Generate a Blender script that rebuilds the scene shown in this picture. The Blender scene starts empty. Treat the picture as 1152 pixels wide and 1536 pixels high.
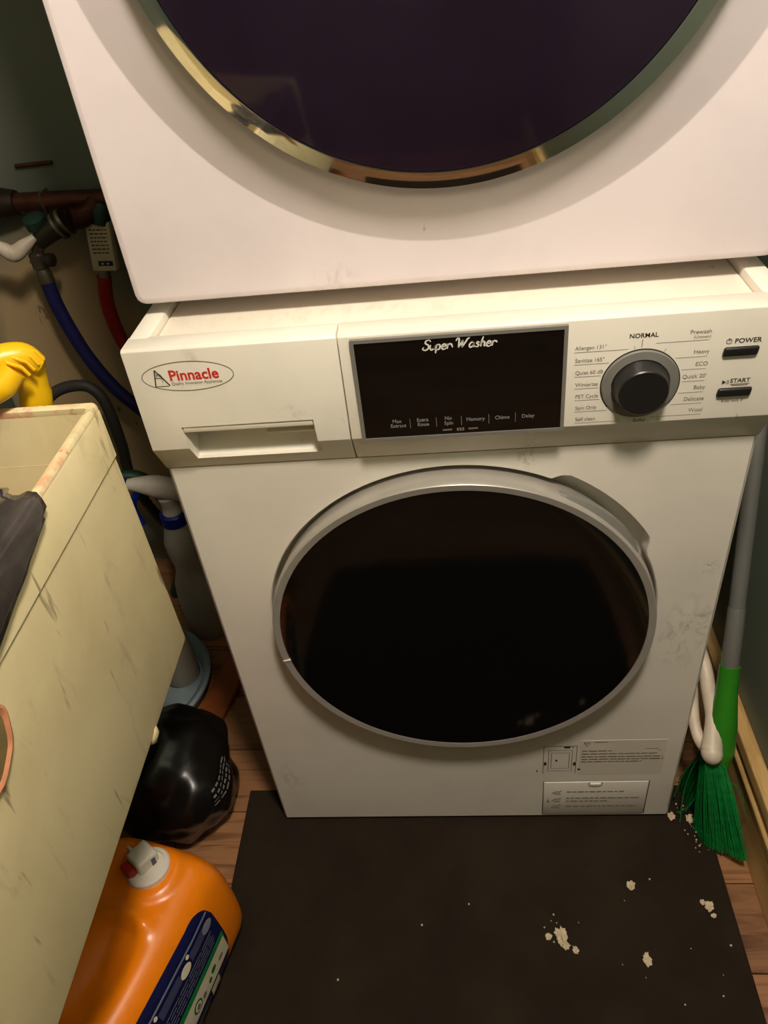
import bpy, bmesh, math, random
from mathutils import Vector, Matrix, noise
random.seed(7)
S = bpy.context.scene
COL = S.collection
PI = math.pi

# ------------------------------------------------------------------ camera
CAM = Vector((0.0072, -0.6468, 1.1445))
YAW, PITCH, ROLL, FPX = -0.1279, 0.6683, -0.1283, 1156.4
fw = Vector((math.sin(YAW)*math.cos(PITCH), math.cos(YAW)*math.cos(PITCH), -math.sin(PITCH)))
rt = Vector((math.cos(YAW), -math.sin(YAW), 0)); up = rt.cross(fw)
r2 = rt*math.cos(ROLL) + up*math.sin(ROLL); u2 = up*math.cos(ROLL) - rt*math.sin(ROLL)
cam = bpy.data.cameras.new('camera'); camo = bpy.data.objects.new('camera', cam); COL.objects.link(camo)
M = Matrix(((r2.x, u2.x, -fw.x), (r2.y, u2.y, -fw.y), (r2.z, u2.z, -fw.z))).to_4x4()
M.translation = CAM
camo.matrix_world = M
cam.sensor_fit = 'VERTICAL'; cam.sensor_height = 36; cam.lens = FPX/1536*36; cam.clip_start = 0.02
S.camera = camo

# ------------------------------------------------------------------ world, exposure
W = bpy.data.worlds.new('world'); S.world = W; W.use_nodes = True
W.node_tree.nodes['Background'].inputs[0].default_value = (1.0, 0.86, 0.7, 1)
W.node_tree.nodes['Background'].inputs[1].default_value = 0.05
S.view_settings.view_transform = 'Standard'; S.view_settings.look = 'None'
S.view_settings.gamma = 1; S.view_settings.use_curve_mapping = False
S.view_settings.exposure = 0.0
LAMP_POS = (0.11, -0.52, 1.80); LAMP_R = 0.085; LAMP_E = 226.0; LAMP_C = (1.0, 0.87, 0.73)

# ------------------------------------------------------------------ materials
def srgb(r, g, b):
    f = lambda c: (c/255/12.92) if c/255 <= .04045 else ((c/255+.055)/1.055)**2.4
    return (f(r), f(g), f(b), 1)
def N(nt, t, **kw):
    n = nt.nodes.new(t)
    for k, v in kw.items():
        if k.startswith('i'):
            n.inputs[int(k[1:])].default_value = v
        else: setattr(n, k, v)
    return n
def ramp(nt, src, stops, interp='LINEAR'):
    r = nt.nodes.new('ShaderNodeValToRGB'); r.color_ramp.interpolation = interp
    e = r.color_ramp.elements
    while len(e) > 1: e.remove(e[-1])
    e[0].position, e[0].color = stops[0]
    for p, c in stops[1:]:
        q = e.new(p); q.color = c
    nt.links.new(src, r.inputs[0]); return r
def mix(nt, fac, a, b, blend='MIX'):
    m = nt.nodes.new('ShaderNodeMix'); m.data_type = 'RGBA'; m.blend_type = blend
    for i, v in ((0, fac), (6, a), (7, b)):
        if hasattr(v, 'is_linked') or hasattr(v, 'links'): nt.links.new(v, m.inputs[i])
        else: m.inputs[i].default_value = v
    return m.outputs[2]
def base(name, col, rough=.5, metal=0, spec=.5, coat=0):
    m = bpy.data.materials.new(name); m.use_nodes = True; nt = m.node_tree
    b = nt.nodes['Principled BSDF']
    b.inputs['Base Color'].default_value = col; b.inputs['Roughness'].default_value = rough
    b.inputs['Metallic'].default_value = metal; b.inputs['Specular IOR Level'].default_value = spec
    b.inputs['Coat Weight'].default_value = coat
    return m, nt, b
def coord(nt, scale=(1, 1, 1)):
    tc = nt.nodes.new('ShaderNodeTexCoord'); mp = nt.nodes.new('ShaderNodeMapping')
    mp.inputs['Scale'].default_value = scale
    nt.links.new(tc.outputs['Object'], mp.inputs[0]); return mp.outputs[0]
def noi(nt, vec, scale, detail=4, rough=.55, dist=0):
    n = nt.nodes.new('ShaderNodeTexNoise'); nt.links.new(vec, n.inputs['Vector'])
    n.inputs['Scale'].default_value = scale; n.inputs['Detail'].default_value = detail
    n.inputs['Roughness'].default_value = rough; n.inputs['Distortion'].default_value = dist
    return n.outputs['Fac']
def bump(nt, b, h, strength=.2, dist=.002):
    n = nt.nodes.new('ShaderNodeBump'); n.inputs['Strength'].default_value = strength
    n.inputs['Distance'].default_value = dist
    nt.links.new(h, n.inputs['Height']); nt.links.new(n.outputs[0], b.inputs['Normal'])
def plain(name, col, rough=.5, metal=0, var=.06, scale=30, bmp=0, spec=.5, coat=0):
    """a colour with a little procedural mottling"""
    m, nt, b = base(name, col, rough, metal, spec, coat)
    v = coord(nt); f = noi(nt, v, scale)
    lo = tuple(c*(1-var) for c in col[:3])+(1,); hi = tuple(min(1, c*(1+var)) for c in col[:3])+(1,)
    r = ramp(nt, f, [(.3, lo), (.7, hi)]); nt.links.new(r.outputs[0], b.inputs['Base Color'])
    if bmp: bump(nt, b, noi(nt, v, scale*4), bmp)
    return m
def spot(nt, center, radii):
    """soft 0..1 mask around a place on the object: where a patch or scuff sits"""
    tc = nt.nodes.new('ShaderNodeTexCoord'); mp = nt.nodes.new('ShaderNodeMapping'); mp.vector_type = 'TEXTURE'
    mp.inputs['Location'].default_value = center; mp.inputs['Scale'].default_value = radii
    nt.links.new(tc.outputs['Object'], mp.inputs[0])
    ln = N(nt, 'ShaderNodeVectorMath', operation='LENGTH'); nt.links.new(mp.outputs[0], ln.inputs[0])
    r = ramp(nt, ln.outputs['Value'], [(0, (1, 1, 1, 1)), (1, (0, 0, 0, 1))]); return r.outputs[0]
def mul(nt, a, b):
    n = N(nt, 'ShaderNodeMath', operation='MULTIPLY'); n.use_clamp = True
    for i, v in enumerate((a, b)):
        if isinstance(v, (int, float)): n.inputs[i].default_value = v
        else: nt.links.new(v, n.inputs[i])
    return n.outputs[0]

def enamel(name, col, scuffs=()):
    m, nt, b = base(name, col, .34)
    v = coord(nt); c = tuple(col)
    dirty = tuple(x*.86 for x in col[:3])+(1,)
    r = ramp(nt, noi(nt, v, 5, 6, .6), [(.42, c), (.75, dirty)]); out = r.outputs[0]
    specks = ramp(nt, noi(nt, coord(nt, (1, 1, .45)), 95, 2, .5), [(.745, (0, 0, 0, 1)), (.78, (1, 1, 1, 1))])
    out = mix(nt, mul(nt, specks.outputs[0], .35), out, srgb(105, 92, 76))
    for (ce, ra, sc, am) in scuffs:
        k = ramp(nt, noi(nt, coord(nt, sc), 1, 6, .7, .6), [(.48, (0, 0, 0, 1)), (.68, (1, 1, 1, 1))])
        out = mix(nt, mul(nt, mul(nt, k.outputs[0], spot(nt, ce, ra)), am), out, srgb(84, 78, 68))
    nt.links.new(out, b.inputs['Base Color'])
    return m

MT = {}
MT['washer'] = enamel('washer_enamel', srgb(232, 226, 214), [
    ((.265, 0, .42), (.035, .05, .075), (60, 1, 30), .8), ((.285, 0, .44), (.03, .05, .03), (30, 1, 80), .6),
    ((.075, 0, .69), (.012, .05, .02), (160, 1, 90), .8), ((-.27, 0, .13), (.03, .05, .06), (70, 1, 40), .35),
    ((-.2, 0, .42), (.05, .05, .09), (50, 1, 22), .3), ((.28, 0, .53), (.012, .05, .015), (120, 1, 200), .7)])
MT['panel'] = enamel('panel_plastic', srgb(236, 230, 216), [
    ((-.232, -.02, .835), (.012, .03, .016), (70, 1, 50), .35), ((.08, -.01, .72), (.012, .05, .03), (140, 1, 80), .7),
    ((-.15, -.02, .768), (.02, .03, .02), (60, 1, 60), .3)])
MT['panel_in'] = plain('recess_plastic', srgb(226, 219, 203), .4)
MT['lid'] = enamel('lid_laminate', srgb(232, 224, 208), [((-.1, .05, .845), (.3, .035, .05), (90, 40, 1), .22)])
MT['dryer'] = enamel('dryer_enamel', srgb(226, 215, 217), [((-.1, .05, .87), (.03, .05, .02), (120, 1, 60), .35)])
MT['silver'] = plain('silver_plastic', srgb(176, 171, 163), .33, .35, .05)
MT['grey'] = plain('grey_plastic', srgb(128, 126, 120), .4, .15, .05)
MT['chrome'] = plain('chrome', srgb(226, 228, 226), .06, 1, .03)
MT['black_glass'] = plain('black_glass', srgb(11, 11, 11), .10, 0, .1, spec=.35)
MT['purple_glass'] = plain('tinted_glass', srgb(30, 20, 33), .07, 0, .3, 6)
MT['screen'] = plain('screen_glass', srgb(9, 10, 11), .05, 0, .1)
MT['black'] = plain('black_plastic', srgb(26, 25, 25), .35, 0, .1)
MT['rubber'] = plain('black_rubber', srgb(18, 17, 16), .8, 0, .1)
MT['ink'] = plain('ink_black', srgb(48, 42, 36), .6, 0, .05)
MT['ink_soft'] = plain('ink_grey', srgb(120, 110, 96), .6, 0, .08)
MT['ink_pale'] = plain('ink_worn', srgb(150, 143, 130), .6, 0, .08)
MT['ink_red'] = plain('ink_red', srgb(205, 38, 30), .5, 0, .05)
MT['ink_white'] = plain('ink_white', srgb(226, 222, 212), .6, 0, .05)
MT['ink_dim'] = plain('ink_dim', srgb(132, 132, 132), .6, 0, .08)
MT['clear'] = plain('clear_sticker', srgb(222, 215, 200), .22, 0, .03)
MT['copper'] = plain('old_copper', srgb(92, 54, 40), .45, .7, .35, 25, .2)
MT['tarnish'] = plain('tarnished_brass', srgb(48, 38, 30), .5, .5, .4, 40, .3)
MT['steel'] = plain('nickel', srgb(150, 140, 122), .3, .9, .1)
MT['dark_steel'] = plain('dark_nickel', srgb(84, 77, 66), .4, .8, .15)
MT['green_dark'] = plain('green_wheel', srgb(26, 58, 46), .5)
MT['blue_hose'] = plain('blue_hose', srgb(30, 32, 88), .45)
MT['red_hose'] = plain('red_hose', srgb(160, 22, 26), .45)
MT['grey_hose'] = plain('grey_hose', srgb(58, 55, 50), .6)
MT['green_hose'] = plain('green_hose', srgb(22, 66, 44), .5)
MT['tag'] = plain('tag_card', srgb(200, 186, 150), .6, 0, .12, 40)
MT['yellow'] = plain('yellow_plastic', srgb(240, 190, 16), .35, 0, .05)
MT['blue'] = plain('blue_plastic', srgb(36, 40, 110), .35)
MT['deep_blue'] = plain('deep_blue_plastic', srgb(16, 32, 130), .35)
MT['white'] = plain('white_plastic', srgb(222, 214, 200), .4)
MT['milk'] = plain('milky_plastic', srgb(176, 170, 158), .4)
MT['milk2'] = plain('milky_plastic_dull', srgb(158, 148, 132), .45)
MT['basin'] = plain('blue_grey_plastic', srgb(126, 142, 148), .4, 0, .1)
MT['orange'] = plain('orange_plastic', srgb(244, 132, 10), .3, 0, .04, 20)
MT['red'] = plain('red_plastic', srgb(170, 28, 22), .35)
MT['navy'] = plain('label_navy', srgb(18, 24, 72), .3)
MT['label_green'] = plain('label_green', srgb(24, 120, 58), .3)
MT['label_cream'] = plain('label_cream', srgb(222, 214, 190), .3)
MT['label_grey'] = plain('label_grey', srgb(120, 122, 140), .3)
MT['label_blue'] = plain('label_slate', srgb(62, 66, 96), .3)
MT['broom_green'] = plain('broom_green', srgb(44, 128, 24), .4)
MT['bristle'] = plain('bristle_green', srgb(14, 128, 56), .42, 0, .35, 120)
MT['pole'] = plain('grey_pole', srgb(140, 139, 134), .35, .5, .04)
MT['offwhite'] = plain('dirty_white_plastic', srgb(214, 200, 180), .45, 0, .12, 40)
MT['film'] = plain('dark_film', srgb(66, 60, 58), .16, 0, .5, 22)
MT['bag'] = plain('black_bag', srgb(20, 18, 17), .3, 0, .4, 16)
MT['lint'] = plain('lint', srgb(206, 190, 160), .9, 0, .15, 200)
MT['plaster'] = plain('ceiling_paint', srgb(150, 146, 136), .8)
MT['offcut'] = plain('orange_wood', srgb(136, 72, 30), .5, 0, .3, 18)
MT['dust'] = plain('dust', srgb(128, 112, 88), .9, 0, .2, 200)
MT['lamp_base'] = plain('lamp_metal', srgb(190, 184, 172), .4, .3)

def wood(name, dark, light, axis='x', rough=.5):
    m, nt, b = base(name, light, rough)
    oi = nt.nodes.new('ShaderNodeObjectInfo')
    sc = (1.6, 16, 16) if axis == 'x' else (16, 1.6, 16)
    v = coord(nt, sc)
    ad = N(nt, 'ShaderNodeVectorMath', operation='ADD'); nt.links.new(v, ad.inputs[0])
    mm = N(nt, 'ShaderNodeMath', operation='MULTIPLY'); mm.inputs[1].default_value = 40; nt.links.new(oi.outputs['Random'], mm.inputs[0])
    nt.links.new(mm.outputs[0], ad.inputs[1])
    f = noi(nt, ad.outputs[0], 2.2, 8, .62, 1.6)
    r = ramp(nt, f, [(.3, dark), (.52, light), (.7, tuple(c*.82 for c in light[:3])+(1,))])
    hs = nt.nodes.new('ShaderNodeHueSaturation'); nt.links.new(r.outputs[0], hs.inputs['Color'])
    mr = nt.nodes.new('ShaderNodeMapRange'); mr.inputs[3].default_value = .8; mr.inputs[4].default_value = 1.15
    nt.links.new(oi.outputs['Random'], mr.inputs[0]); nt.links.new(mr.outputs[0], hs.inputs['Value'])
    nt.links.new(hs.outputs[0], b.inputs['Base Color']); bump(nt, b, f, .15, .001)
    return m
MT['plank'] = wood('plank_wood', srgb(88, 55, 33), srgb(158, 112, 74), 'x')
MT['baseboard'] = wood('baseboard_pine', srgb(164, 124, 72), srgb(206, 170, 112), 'y', .5)

# tub: marbled fibreglass with small dark streaks
def tub_mat(name, worn):
    m, nt, b = base(name, srgb(234, 217, 170), .42)
    v = coord(nt)
    r = ramp(nt, noi(nt, v, 7, 6, .6, .8), [(.3, srgb(226, 208, 160)), (.6, srgb(240, 224, 178))]); out = r.outputs[0]
    st = ramp(nt, noi(nt, coord(nt, (10, 26, 6)), 1.3, 5, .6, .6), [(.60, (0, 0, 0, 1)), (.78, (1, 1, 1, 1))])
    out = mix(nt, mul(nt, st.outputs[0], .5), out, srgb(150, 138, 106))
    mp = N(nt, 'ShaderNodeMapping'); mp.inputs['Rotation'].default_value = (.5, 0, 0); mp.inputs['Scale'].default_value = (30, 60, 11)
    nt.links.new(coord(nt), mp.inputs[0])
    sk = ramp(nt, noi(nt, mp.outputs[0], 1, 3, .5), [(.68, (0, 0, 0, 1)), (.74, (1, 1, 1, 1))])
    out = mix(nt, mul(nt, sk.outputs[0], .7), out, srgb(112, 94, 62))
    if worn:
        pk = ramp(nt, noi(nt, coord(nt), 38, 4, .6), [(.47, (0, 0, 0, 1)), (.62, (1, 1, 1, 1))])
        out = mix(nt, mul(nt, pk.outputs[0], .7), out, srgb(226, 150, 118))
        rd = ramp(nt, noi(nt, coord(nt), 75, 3, .6), [(.6, (0, 0, 0, 1)), (.68, (1, 1, 1, 1))])
        out = mix(nt, mul(nt, rd.outputs[0], .7), out, srgb(176, 82, 58))
    nt.links.new(out, b.inputs['Base Color']); return m
MT['tub'] = tub_mat('tub_fibreglass', False)
MT['tub_rim'] = tub_mat('tub_rim_worn', True)
MT['raw_fibre'] = plain('raw_fibreglass', srgb(196, 130, 92), .7, 0, .2, 60)
MT['moss'] = plain('hole_lining', srgb(120, 104, 62), .8, 0, .25, 30)

# painted wall with a lighter beige, streaked patch low down
def wall_mat(name, paint, patch=None):
    m, nt, b = base(name, paint, .55)
    v = coord(nt)
    r = ramp(nt, noi(nt, v, 3, 5), [(.3, tuple(c*.85 for c in paint[:3])+(1,)), (.7, paint)]); out = r.outputs[0]
    if patch:
        ce, ra, colr = patch
        s = spot(nt, ce, ra)
        a = N(nt, 'ShaderNodeMath', operation='ADD'); nt.links.new(s, a.inputs[0])
        q = mul(nt, noi(nt, v, 9, 5), .22); nt.links.new(q, a.inputs[1])
        k = ramp(nt, a.outputs[0], [(.2, (0, 0, 0, 1)), (.42, (1, 1, 1, 1))])
        out = mix(nt, k.outputs[0], out, colr)
        sk = ramp(nt, noi(nt, coord(nt, (55, 1, 22)), 1, 3, .5), [(.68, (0, 0, 0, 1)), (.73, (1, 1, 1, 1))])
        out = mix(nt, mul(nt, mul(nt, sk.outputs[0], k.outputs[0]), .7), out, srgb(70, 54, 40))
    nt.links.new(out, b.inputs['Base Color']); bump(nt, b, noi(nt, v, 60), .08, .002); return m
MT['wall_back'] = wall_mat('wall_paint_back', srgb(122, 128, 114), ((-.70, .66, .45), (.2, .5, .38), srgb(186, 160, 120)))
MT['wall'] = wall_mat('wall_paint', srgb(84, 92, 80))
MT['wall_right'] = wall_mat('wall_paint_right', srgb(116, 128, 112))
m, nt, b = base('mat_rubber', srgb(42, 33, 24), .9, 0, .15)
v = coord(nt); r = ramp(nt, noi(nt, v, 7, 6, .65), [(.35, srgb(35, 27, 19)), (.7, srgb(46, 37, 27))])
nt.links.new(r.outputs[0], b.inputs['Base Color']); bump(nt, b, noi(nt, v, 350, 2), .25, .001); MT['mat'] = m
m, nt, b = base('lamp_glow', (1, 1, 1, 1), .5)
b.inputs['Emission Color'].default_value = LAMP_C+(1,); b.inputs['Emission Strength'].default_value = LAMP_E; MT['glow'] = m

# ------------------------------------------------------------------ geometry helpers
def mesh(name, bm, mat, parent=None, smooth=False, sharp=35):
    me = bpy.data.meshes.new(name)
    bmesh.ops.recalc_face_normals(bm, faces=bm.faces)
    bm.to_mesh(me); bm.free()
    if mat: me.materials.append(MT[mat] if isinstance(mat, str) else mat)
    if smooth:
        me.shade_smooth()
        if sharp: me.set_sharp_from_angle(angle=math.radians(sharp))
    o = bpy.data.objects.new(name, me); COL.objects.link(o)
    if parent is not None:
        o.parent = parent
        if parent.type == 'EMPTY': o.matrix_parent_inverse = Matrix.Translation(-parent.location)
    return o
def thing(name, label, cat, loc, group=None):
    o = bpy.data.objects.new(name, None); COL.objects.link(o); o.location = loc; o.empty_display_size = .05
    o['label'] = label; o['category'] = cat
    if group: o['group'] = group
    return o
def tag(o, label, cat, group=None, kind=None):
    o['label'] = label; o['category'] = cat
    if group: o['group'] = group
    if kind: o['kind'] = kind
    return o
def structure(o, label=None):
    o['kind'] = 'structure'
    if label: o['label'] = label
    return o
def box(a, b, bev=0, seg=2, bm=None, mat=None):
    own = bmesh.new()
    bmesh.ops.create_cube(own, size=1)
    c = [(a[i]+b[i])/2 for i in range(3)]; s = [abs(b[i]-a[i]) for i in range(3)]
    for v in own.verts: v.co = Vector((c[0]+v.co.x*s[0], c[1]+v.co.y*s[1], c[2]+v.co.z*s[2]))
    if bev: bmesh.ops.bevel(own, geom=own.edges[:], offset=bev, segments=seg, affect='EDGES', profile=.5)
    if mat:
        for v in own.verts: v.co = mat @ v.co
    if bm is None: return own
    join(bm, own); return bm
def join(bm, other):
    me = bpy.data.meshes.new('tmp'); other.to_mesh(me); other.free(); bm.from_mesh(me); bpy.data.meshes.remove(me)
def ring_loft(rings, closed=True, cap0=True, cap1=True, bm=None):
    own = bmesh.new() if bm is None else bm
    vs = [[own.verts.new(p) for p in r] for r in rings]
    for a, b in zip(vs, vs[1:]):
        n = len(a)
        for i in range(n if closed else n-1):
            j = (i+1) % n
            own.faces.new((a[i], a[j], b[j], b[i]))
    if cap0 and closed: own.faces.new(list(reversed(vs[0])))
    if cap1 and closed: own.faces.new(vs[-1])
    return own
def lathe(profile, origin, axis=(0, 0, 1), seg=48, bm=None, arc=None):
    """profile: (radius, distance along axis)"""
    ax = Vector(axis).normalized(); t = Vector((1, 0, 0)) if abs(ax.x) < .9 else Vector((0, 1, 0))
    e1 = (t - ax*t.dot(ax)).normalized(); e2 = ax.cross(e1); O = Vector(origin)
    rings = [[O+ax*h+(e1*math.cos(2*PI*k/seg)+e2*math.sin(2*PI*k/seg))*max(r, 1e-5) for k in range(seg)] for r, h in profile]
    return ring_loft(rings, True, profile[0][0] > 1e-4, profile[-1][0] > 1e-4, bm)
def spline(pts, n=8):
    P = [Vector(p) for p in pts]; out = []
    Q = [P[0]*2-P[1]]+P+[P[-1]*2-P[-2]]
    for i in range(1, len(Q)-2):
        for k in range(n):
            t = k/n; a, b, c, d = Q[i-1:i+3]
            out.append(.5*((2*b)+(c-a)*t+(2*a-5*b+4*c-d)*t*t+(3*b-a-3*c+d)*t**3))
    out.append(P[-1]); return out
def tube(pts, rad, seg=12, bm=None, wob=None):
    P = [Vector(p) for p in pts]; n = len(P)
    R = rad if isinstance(rad, (list, tuple)) else [rad]*n
    T = [(P[min(i+1, n-1)]-P[max(i-1, 0)]).normalized() for i in range(n)]
    u = T[0].orthogonal().normalized(); rings = []
    for i in range(n):
        u = (u-T[i]*u.dot(T[i])).normalized(); w = T[i].cross(u)
        rings.append([P[i]+(u*math.cos(2*PI*k/seg)+w*math.sin(2*PI*k/seg))*R[i] for k in range(seg)])
    return ring_loft(rings, True, True, True, bm)
def rrect(x0, x1, y0, y1, r, z, n=5):
    out = []
    for cx, cy, a0 in ((x1-r, y1-r, 0), (x0+r, y1-r, 90), (x0+r, y0+r, 180), (x1-r, y0+r, 270)):
        for k in range(n+1):
            a = math.radians(a0+90*k/n); out.append(Vector((cx+r*math.cos(a), cy+r*math.sin(a), z)))
    return out
def extrude_x(poly, x0, x1, bev=0):
    """poly: (y, z) outline extruded along x"""
    bm = ring_loft([[Vector((x0, y, z)) for y, z in poly], [Vector((x1, y, z)) for y, z in poly]])
    if bev: bmesh.ops.bevel(bm, geom=bm.edges[:], offset=bev, segments=2, affect='EDGES', profile=.5)
    return bm
def subtract(o, cutter_bm):
    me = bpy.data.meshes.new('cut'); bmesh.ops.recalc_face_normals(cutter_bm, faces=cutter_bm.faces)
    cutter_bm.to_mesh(me); cutter_bm.free()
    c = bpy.data.objects.new('cut', me); COL.objects.link(c)
    md = o.modifiers.new('b', 'BOOLEAN'); md.operation = 'DIFFERENCE'; md.object = c; md.solver = 'EXACT'
    dg = bpy.context.evaluated_depsgraph_get(); dg.update()
    new = bpy.data.meshes.new_from_object(o.evaluated_get(dg)); old = o.data
    o.modifiers.clear(); o.data = new; bpy.data.meshes.remove(old)
    bpy.data.objects.remove(c); bpy.data.meshes.remove(me)
def text_bm(s, size, loc, align='LEFT', bold=0, shear=0, xs=1, rot=0):
    """lettering lying on a front (x, z) face; loc is the baseline start, centre or end"""
    cu = bpy.data.curves.new('t', 'FONT'); cu.body = s; cu.size = size; cu.align_x = align
    cu.offset = bold; cu.shear = shear; cu.resolution_u = 3
    o = bpy.data.objects.new('t', cu); COL.objects.link(o)
    dg = bpy.context.evaluated_depsgraph_get(); dg.update()
    me = bpy.data.meshes.new_from_object(o.evaluated_get(dg))
    bm = bmesh.new(); bm.from_mesh(me); bpy.data.meshes.remove(me)
    bpy.data.objects.remove(o); bpy.data.curves.remove(cu)
    ca, sa = math.cos(rot), math.sin(rot)
    for v in bm.verts:
        x, z = v.co.x*xs, v.co.y
        v.co = Vector((loc[0]+x*ca-z*sa, loc[1], loc[2]+x*sa+z*ca))
    return bm
def ribbon(pts, w, y, bm, lw=None):
    """a flat pen stroke in the (x, z) plane at depth y"""
    P = [Vector((p[0], p[1])) for p in pts]; n = len(P); L = []
    for i in range(n):
        t = (P[min(i+1, n-1)]-P[max(i-1, 0)]).normalized(); nn = Vector((-t.y, t.x))
        ww = w if lw is None else w*lw(i/(n-1)); L.append((P[i]+nn*ww/2, P[i]-nn*ww/2))
    vs = [[bm.verts.new((q.x, y, q.y)) for q in ab] for ab in L]
    for a, b in zip(vs, vs[1:]): bm.faces.new((a[0], b[0], b[1], a[1]))
def quad(bm, x0, x1, z0, z1, y):
    bm.faces.new([bm.verts.new(p) for p in ((x0, y, z0), (x1, y, z0), (x1, y, z1), (x0, y, z1))])

# ------------------------------------------------------------------ room
XL, XR, YF, YB, ZC = -0.875, 0.412, -1.75, 0.66, 2.40
structure(mesh('floor', box((XL-.1, YF-.1, -.06), (XR+.1, YB+.1, -.006)), 'rubber'), 'brown wood plank floor')
FLOOR = bpy.data.objects['floor']
wd = .118; y = YF; k = 0
pl = {}
while y < YB-.001:
    y1 = min(y+wd, YB); cut = [XL]; xj = XL+.18+((k*.37) % .62)
    while xj < XR-.1: cut.append(xj); xj += .62
    cut.append(XR)
    for a, b_ in zip(cut, cut[1:]):
        mesh('floor_plank', box((a+.0008, y+.0008, -.006), (b_-.0008, y1-.0008, 0), .0008, 1), 'plank', FLOOR)
    y += wd; k += 1
structure(mesh('wall_back', box((XL-.1, YB, -.006), (XR+.1, YB+.1, ZC)), 'wall_back'), 'dark painted back wall with a lighter beige patch')
structure(mesh('wall_right', box((XR, YF-.1, -.006), (XR+.1, YB, ZC)), 'wall_right'), 'dark green painted side wall')
structure(mesh('wall_left', box((XL-.1, YF-.1, -.006), (XL, YB, ZC)), 'wall'), 'grey green side wall')
structure(mesh('wall_front', box((XL, YF-.1, -.006), (XR, YF, ZC)), 'wall'), 'grey green wall')
structure(mesh('ceiling', box((XL-.1, YF-.1, ZC), (XR+.1, YB+.1, ZC+.1)), 'plaster'), 'pale ceiling')
# baseboard: a board with a stepped, grooved cap
bb = structure(mesh('baseboard_right', box((.394, YF, 0), (XR, YB, .105), .002, 1), 'baseboard'), 'pale pine baseboard with grooved cap')
mesh('cap_strip', box((.389, YF, .105), (XR, YB, .113), .002, 1), 'baseboard', bb)
mesh('cap_strip', box((.397, YF, .113), (XR, YB, .128), .002, 1), 'baseboard', bb)
mesh('cap_strip', box((.391, YF, .128), (XR, YB, .152), .003, 2), 'baseboard', bb)

# ceiling lamp (behind and above the viewer)
lp = thing('ceiling_lamp', 'round frosted ceiling lamp with metal base', 'lamp', (LAMP_POS[0], LAMP_POS[1], ZC))
mesh('lamp_base', lathe([(.09, -.001), (.09, -.02), (.05, -.03), (.045, -(ZC-LAMP_POS[2])+LAMP_R*.85)], (LAMP_POS[0], LAMP_POS[1], ZC)), 'lamp_base', lp, True)
gb = bmesh.new(); bmesh.ops.create_uvsphere(gb, u_segments=24, v_segments=12, radius=LAMP_R)
bmesh.ops.translate(gb, verts=gb.verts, vec=LAMP_POS)
mesh('lamp_globe', gb, 'glow', lp, True, 0)

# ------------------------------------------------------------------ rubber mat
mt = mesh('floor_mat', box((-.366, -.75, .0005), (.354, .054, .008), .002, 2), 'mat')
tag(mt, 'dark brown rubber floor mat in front of the washer', 'mat')

# ------------------------------------------------------------------ washing machine
H = .2975
wm = thing('washing_machine', 'white front-loading washer with black round door on the rubber mat', 'washer', (0, .27, .008))
# cabinet: front face carries a shallow recess for the door with a finger pocket
DC = (-.0005, .4565)     # door centre x, z
def hole_r(a):
    d = math.degrees(a) % 360
    t = min(max((d-25)/4, 0), 1)*min(max((64-d)/3, 0), 1)
    return .2285+.0115*t
cab = bmesh.new(); NA = 180; zb, zt = .016, .7015; ex = H-.004
outer, inn, rear = [], [], []
for i in range(NA):
    a = 2*PI*i/NA; c, s = math.cos(a), math.sin(a)
    tx = (ex-DC[0])/c if c > 1e-6 else ((-ex-DC[0])/c if c < -1e-6 else 9)
    tz = (zt-DC[1])/s if s > 1e-6 else ((zb-DC[1])/s if s < -1e-6 else 9)
    t = min(tx, tz); outer.append(Vector((DC[0]+t*c, 0, DC[1]+t*s)))
    r = hole_r(a); inn.append(Vector((DC[0]+r*c, 0, DC[1]+r*s))); rear.append(Vector((DC[0]+(r-.003)*c, .02, DC[1]+(r-.003)*s)))
# snap the nearest outer samples on the corners
for cx, cz in ((ex, zt), (-ex, zt), (-ex, zb), (ex, zb)):
    q = min(outer, key=lambda p: (p.x-cx)**2+(p.z-cz)**2); q.x, q.z = cx, cz
mid = [p.copy() for p in inn]
for p, a in zip(mid, inn): p.x, p.z = DC[0]+(a.x-DC[0])*1.006, DC[1]+(a.z-DC[1])*1.006
in2 = [p+Vector((0, .0015, 0)) for p in inn]
rnd = [Vector((p.x+(.004 if p.x > ex-1e-5 else (-.004 if p.x < -ex+1e-5 else 0)), .004, p.z)) for p in outer]
back = [Vector((p.x, .55, p.z)) for p in rnd]
ring_loft([rear, in2, mid, outer, rnd, back], True, True, True, cab)
mesh('cabinet', cab, 'washer', wm, True, 25)
mesh('upper_frame', box((-H+.004, .035, .7015), (H-.004, .55, .826)), 'washer', wm)
mesh('lid', box((-H+.022, .012, .822), (H-.022, .55, .8385), .0025, 2), 'lid', wm, True)
for sx in (-1, 1):
    mesh('lid_edge', box((sx*H, .006, .826), (sx*(H-.0215), .55, .846), .003, 2), 'panel', wm, True)
    for yy in (.05, .5):
        mesh('foot', lathe([(.018, .0082 if yy < .1 else .0004), (.018, .013), (.011, .0135), (.011, .017)], (sx*.25, yy-.015, 0), seg=20), 'rubber', wm, True)
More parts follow.
